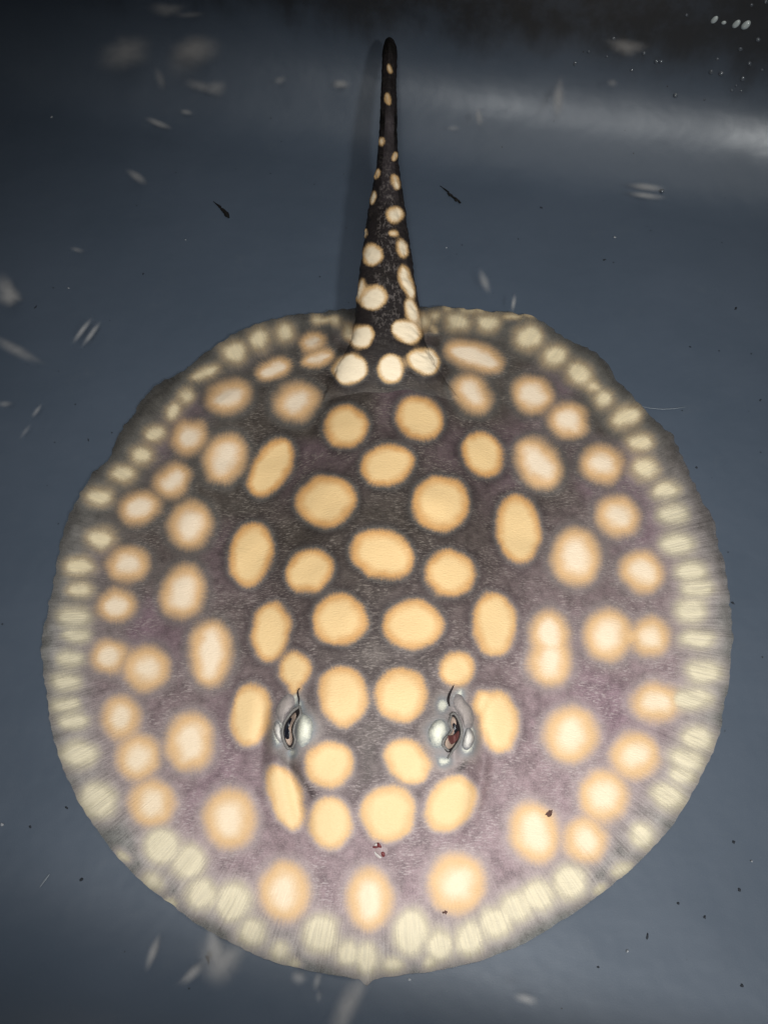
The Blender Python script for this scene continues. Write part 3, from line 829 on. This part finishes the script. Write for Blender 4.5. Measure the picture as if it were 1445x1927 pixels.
M_lsp = simple('pale_speck', lin(150, 152, 156), 0.5, 0.3)
for i, (x, y, a, b) in enumerate([(5, 1552, 3, 3), (54, 1753, 3, 3), (144, 1760, 2, 3), (1413, 1621, 2, 2), (1156, 447, 3, 3), (840, 467, 2, 2), (350, 452, 2, 2), (98, 221, 4, 3), (1180, 1790, 3, 2), (770, 1843, 3, 2), (130, 543, 3, 2), (342, 243, 4, 4)]):
    o = lump('speck', at(x, y, 0.0), a * .0003, b * .0003, .0004, rng.random() * 3, M_lsp, i + 50, 7, 5)
    tag(o, 'tiny pale speck lying on the grey tub floor', 'speck', 'pale specks on the tub floor')

# ------------------------------------------------------------------ water drops on the far wall
t = NT('water_drop')
t.principled(**{'Base Color': lin(84, 90, 98), 'Roughness': 0.12, 'Specular IOR Level': 0.9, 'Coat Weight': 1.0, 'Coat Roughness': 0.03})
M_drop = t.m
t = NT('white_drop')
t.principled(**{'Base Color': lin(196, 206, 206), 'Roughness': 0.2, 'Specular IOR Level': 0.8, 'Coat Weight': 1.0})
M_wdrop = t.m
DR = math.radians(9)


def wall_point(px, py):
    """where the sight line of a pixel meets the inside of the far wall"""
    a, b = (px - PW / 2) / FPX, -(py - PH / 2) / FPX
    d = np.array([a, CT * b + ST, ST * b - CT])
    lo, hi = 0.2, 2.0
    ex, ez = -0.085 + 0.085 * math.cos(DR), 0.085 * (1 - math.sin(DR))

    def inside(s):
        p = CL + d * s; v = p[:2] @ VX; z = p[2]
        off = v - V1
        if z < 0: return False
        if z < ez:
            if off < -0.085: return True
            return math.hypot(off + 0.085, z - 0.085) < 0.085
        w = ex + (z - ez) * math.tan(DR)
        if z > .130: w += .019 * min(1, (z - .130) / .012)
        return off < w
    for _ in range(50):
        m = (lo + hi) / 2
        if inside(m): lo = m
        else: hi = m
    return CL + d * lo


def droplet(px, py, r, tall, mat, lean=0.0):
    p = wall_point(px, py)
    nrm = np.array([-VX[0] * math.cos(DR), -VX[1] * math.cos(DR), math.sin(DR)])
    s1 = np.array([UX[0], UX[1], 0]); s2 = np.cross(nrm, s1)
    if s2[2] < 0: s2 = -s2
    R = r * 0.00042; V = []; nu, nv = 14, 7
    for i in range(nv):
        ph = (math.pi / 2) * i / (nv - 1)
        for j in range(nu):
            a = 2 * math.pi * j / nu
            x, y = R * math.cos(ph) * math.cos(a), R * tall * math.cos(ph) * math.sin(a) * (1 if math.sin(a) > 0 else .8)
            x += lean * y
            V.append(p + s1 * x + s2 * y + nrm * (R * 0.8 * math.sin(ph) - 0.0002))
    return new_mesh('water_droplet', V, grid_faces(nv, nu, True) + [tuple(range(nu))[::-1]], mat)


for x, y, r, tl_, ln in ((1343, 38, 5, 1.5, .3), (1361, 43, 4, .9, .2), (1384, 46, 5.5, 1.5, .3), (1402, 48, 6.5, 1.4, .3)):
    tag(droplet(x, y, r, tl_, M_wdrop, ln), 'bright white water drop hanging just under the moulded step of the far wall', 'water drop', 'bright drops under the wall step')
for x, y, r, tl_ in ((1291, 29, 3, 1), (1154, 73, 3.5, 1), (1107, 98, 3, 1), (1141, 107, 2.5, 1), (1081, 121, 3, 1.6), (1211, 101, 4, 1), (1234, 117, 4, 1), (1243, 117, 4, 1), (1188, 133, 3, .9),
                     (1337, 136, 4.5, 1.1), (1356, 139, 5, 1), (1396, 149, 4.5, 1.1), (1409, 120, 4, 1), (1349, 112, 3, 1), (1425, 75, 4.5, .9), (1433, 132, 3, .9), (1392, 93, 4, 1), (1270, 180, 4.5, 1),
                     (1384, 162, 2.5, 1), (1376, 171, 2.5, 1), (1393, 172, 2, 1), (1325, 188, 2, 1), (1171, 240, 3, 1), (1440, 4, 3.5, 1), (1413, 10, 3, 1), (1245, 361, 3.5, 1)):
    if y > 200:
        o = lump('air_bubble', at(x, y, 0.004 if y > 300 else .02), r * .0004, r * .0004, .0010, 0, M_drop, 9)
        tag(o, 'tiny shining bubble clinging low where the floor curves into the far wall' if y < 300 else 'tiny shining bubble at the end of the double wisp', 'bubble')
        continue
    tag(droplet(x, y, r, tl_, M_drop), 'small clear water drop clinging to the grey far wall of the tub', 'water drop', 'clear drops on the far wall')

# ------------------------------------------------------------------ wisps of mucus adrift in the water
def wisp_material():
    t = NT('drifting_mucus')
    co = t.n('ShaderNodeTexCoord').outputs['Object']
    f = t.attr('thick')
    nz = t.noise(co, 160, 2, 0.6)
    a = t.math('MULTIPLY', t.math('POWER', t.ss(f, 0.0, 1.0), 1.4), t.ss(nz, 0.2, 0.7, 0.7, 1.0))
    a = t.math('MULTIPLY', a, t.attr('amount'))
    t.principled(**{'Base Color': lin(196, 192, 188), 'Roughness': 0.8, 'Specular IOR Level': 0.1, 'Alpha': a})
    return t.m


M_wisp = wisp_material()


def wisp(px, py, rx, ry, rot, amount, label, shape=None, z=0.035, group=None, ragged=0.25):
    """a thin lens of slime: thick in the middle, fading to nothing at its edge"""
    p = at(px, py, z); sc_ = np.linalg.norm(p - CL) / FPX * 1.02
    nr, nu = 9, 40
    V, T = [], []
    c, s = math.cos(math.radians(rot)), math.sin(math.radians(rot))
    ph0 = rng.random() * 50
    al_ = 2 * np.pi * np.arange(nu) / nu
    ragged = ragged if max(rx, ry) > 38 and min(rx, ry) > 20 else 0.10
    R = 1 + ragged * 2 * (vnoise(np.cos(al_) * 1.6 + ph0, np.sin(al_) * 1.6 + ph0) - .5)
    if shape: R = R * np.array([shape(a) for a in al_])
    for side in (1, -1):
        for i in range(nr + 1):
            f = 1 - i / nr
            x, y = rx * R * f * np.cos(al_), ry * R * f * np.sin(al_)
            X_, Y_ = (x * c - y * s) * sc_, (x * s + y * c) * sc_
            V += list(np.stack([p[0] + X_, p[1] - Y_ / 0.93, np.full(nu, p[2] + side * 0.0006 * (1 - f * f))], 1))
            T += [1 - f] * nu
    n1 = (nr + 1) * nu
    F = grid_faces(nr + 1, nu, True) + [tuple(reversed([n1 + v for v in q_])) for q_ in grid_faces(nr + 1, nu, True)]
    o = new_mesh('mucus_wisp', V, F, M_wisp)
    for nm, arr in (('thick', T), ('amount', [amount * 0.6] * len(T))):
        at_ = o.data.attributes.new(nm, 'FLOAT', 'POINT'); at_.data.foreach_set('value', np.array(arr, np.float32))
    tag(o, label, 'mucus wisp', group)
    return o


heart = lambda a: 0.75 + 0.35 * abs(math.cos(a * 1.5 + 0.6))
G = 'pale wisps adrift in the water'
W_ = [(240, 97, 42, 46, 20, .34, 'broad smooth-edged pale cloud of mucus in the dark back corner', None),
      (368, 92, 40, 34, 0, .42, 'round brightest cloud of mucus above the curdled shreds in the dark corner', None),
      (345, 112, 34, 42, 10, .14, 'faint wide veil of mucus round the brightest cloud', None),
      (378, 162, 34, 14, 25, .26, 'curdled shred of mucus below the brightest round cloud', None),
      (408, 165, 18, 22, 0, .26, 'small knobbly shred of mucus beside the curdled one', None),
      (302, 148, 9, 28, -20, .20, 'narrow upright shred of mucus between the two clouds', None),
      (315, 18, 32, 18, 10, .24, 'low cloud of mucus high against the far wall', None),
      (358, 28, 24, 8, -5, .16, 'thin flat streak of mucus beside the low cloud on the far wall', None),
      (298, 232, 26, 8, 27, .42, 'slim slanting wisp just below the clouded dark corner', None),
      (351, 211, 13, 7, 20, .34, 'very short wisp under the curdled shreds', None),
      (257, 332, 25, 9, 42, .34, 'single slanting spindle-shaped wisp alone on the open dark floor', None),
      (641, 158, 15, 12, 0, .46, 'small round bright puff beside the black end of the tail', None),
      (527, 151, 10, 12, 30, .22, 'small faint puff between the corner cloud and the round puff', None),
      (1050, 185, 11, 50, 8, .42, 'long upright spindle wisp over the bright bend of the far wall', None),
      (901, 220, 8, 22, -3, .34, 'short upright spindle wisp between the tail and the long spindle', None),
      (853, 241, 12, 8, 0, .20, 'tiny round puff beside the short upright spindle', None),
      (1178, 88, 32, 21, 10, .40, 'oval puff among the drops on the far wall', None),
      (1152, 156, 10, 10, 0, .20, 'tiny puff below the oval puff among the drops', None),
      (1218, 352, 32, 9, 10, .42, 'upper stripe of the double wisp under the bright bend', None),
      (1216, 368, 32, 8, 8, .40, 'lower stripe of the double wisp under the bright bend', None),
      (911, 530, 10, 28, -15, .26, 'upright faint wisp above the rear margin of the disc', None),
      (966, 570, 5, 20, 12, .34, 'needle-thin wisp standing at the rear margin of the disc', None),
      (20, 557, 20, 34, -38, .52, 'plump bright teardrop-shaped wisp over the open floor', lambda a: 1.0 - 0.28 * math.sin(a)),
      (30, 658, 55, 12, 30, .28, 'long slanting band of mucus below the bright teardrop', None),
      (155, 622, 6, 27, 25, .46, 'one of two short parallel streaks beside the disc', None),
      (173, 628, 6, 27, 25, .46, 'one of two short parallel streaks beside the disc', None),
      (146, 470, 14, 6, 20, .18, 'faint little wisp above the two parallel streaks', None),
      (70, 773, 5, 14, 25, .26, 'small faint upright wisp near the torn disc margin', None),
      (10, 760, 14, 7, 5, .20, 'small flat faint wisp below the long slanting band', None),
      (48, 812, 5, 16, 25, .14, 'very faint slanting thread under the small upright wisp', None),
      (288, 1792, 9, 27, 18, .36, 'single upright spindle wisp before the front of the disc', None),
      (402, 1775, 14, 30, -18, .24, 'upper lobe above the heart-shaped wisp at the disc front', None),
      (416, 1808, 40, 34, 10, .36, 'broad heart-shaped wisp under the front edge of the disc', heart),
      (362, 1832, 26, 10, -38, .34, 'slanting spindle wisp next to the heart-shaped one', None),
      (562, 1840, 15, 11, 10, .24, 'small round puff just off the front edge of the disc', None),
      (597, 1846, 8, 15, 20, .20, 'small upright puff just off the front edge of the disc', None),
      (600, 1875, 7, 9, 0, .10, 'faintest little puff below the small upright puff', None),
      (655, 1892, 20, 70, 28, .30, 'long broad streak of mucus trailing from the tip of the snout', None),
      (990, 1880, 22, 9, 12, .30, 'small flat puff on the edge of the shadow across the floor', None)]
for i, (x, y, rx, ry, rot, am, lb, shp) in enumerate(W_):
    wp = wall_point(x, y)
    wisp(x, y, rx * 1.3, ry * 1.3, rot, am * 1.1, lb, shp, float(wp[2] + (CL[2] - wp[2]) * 0.022) + (i % 5) * .0008, G)
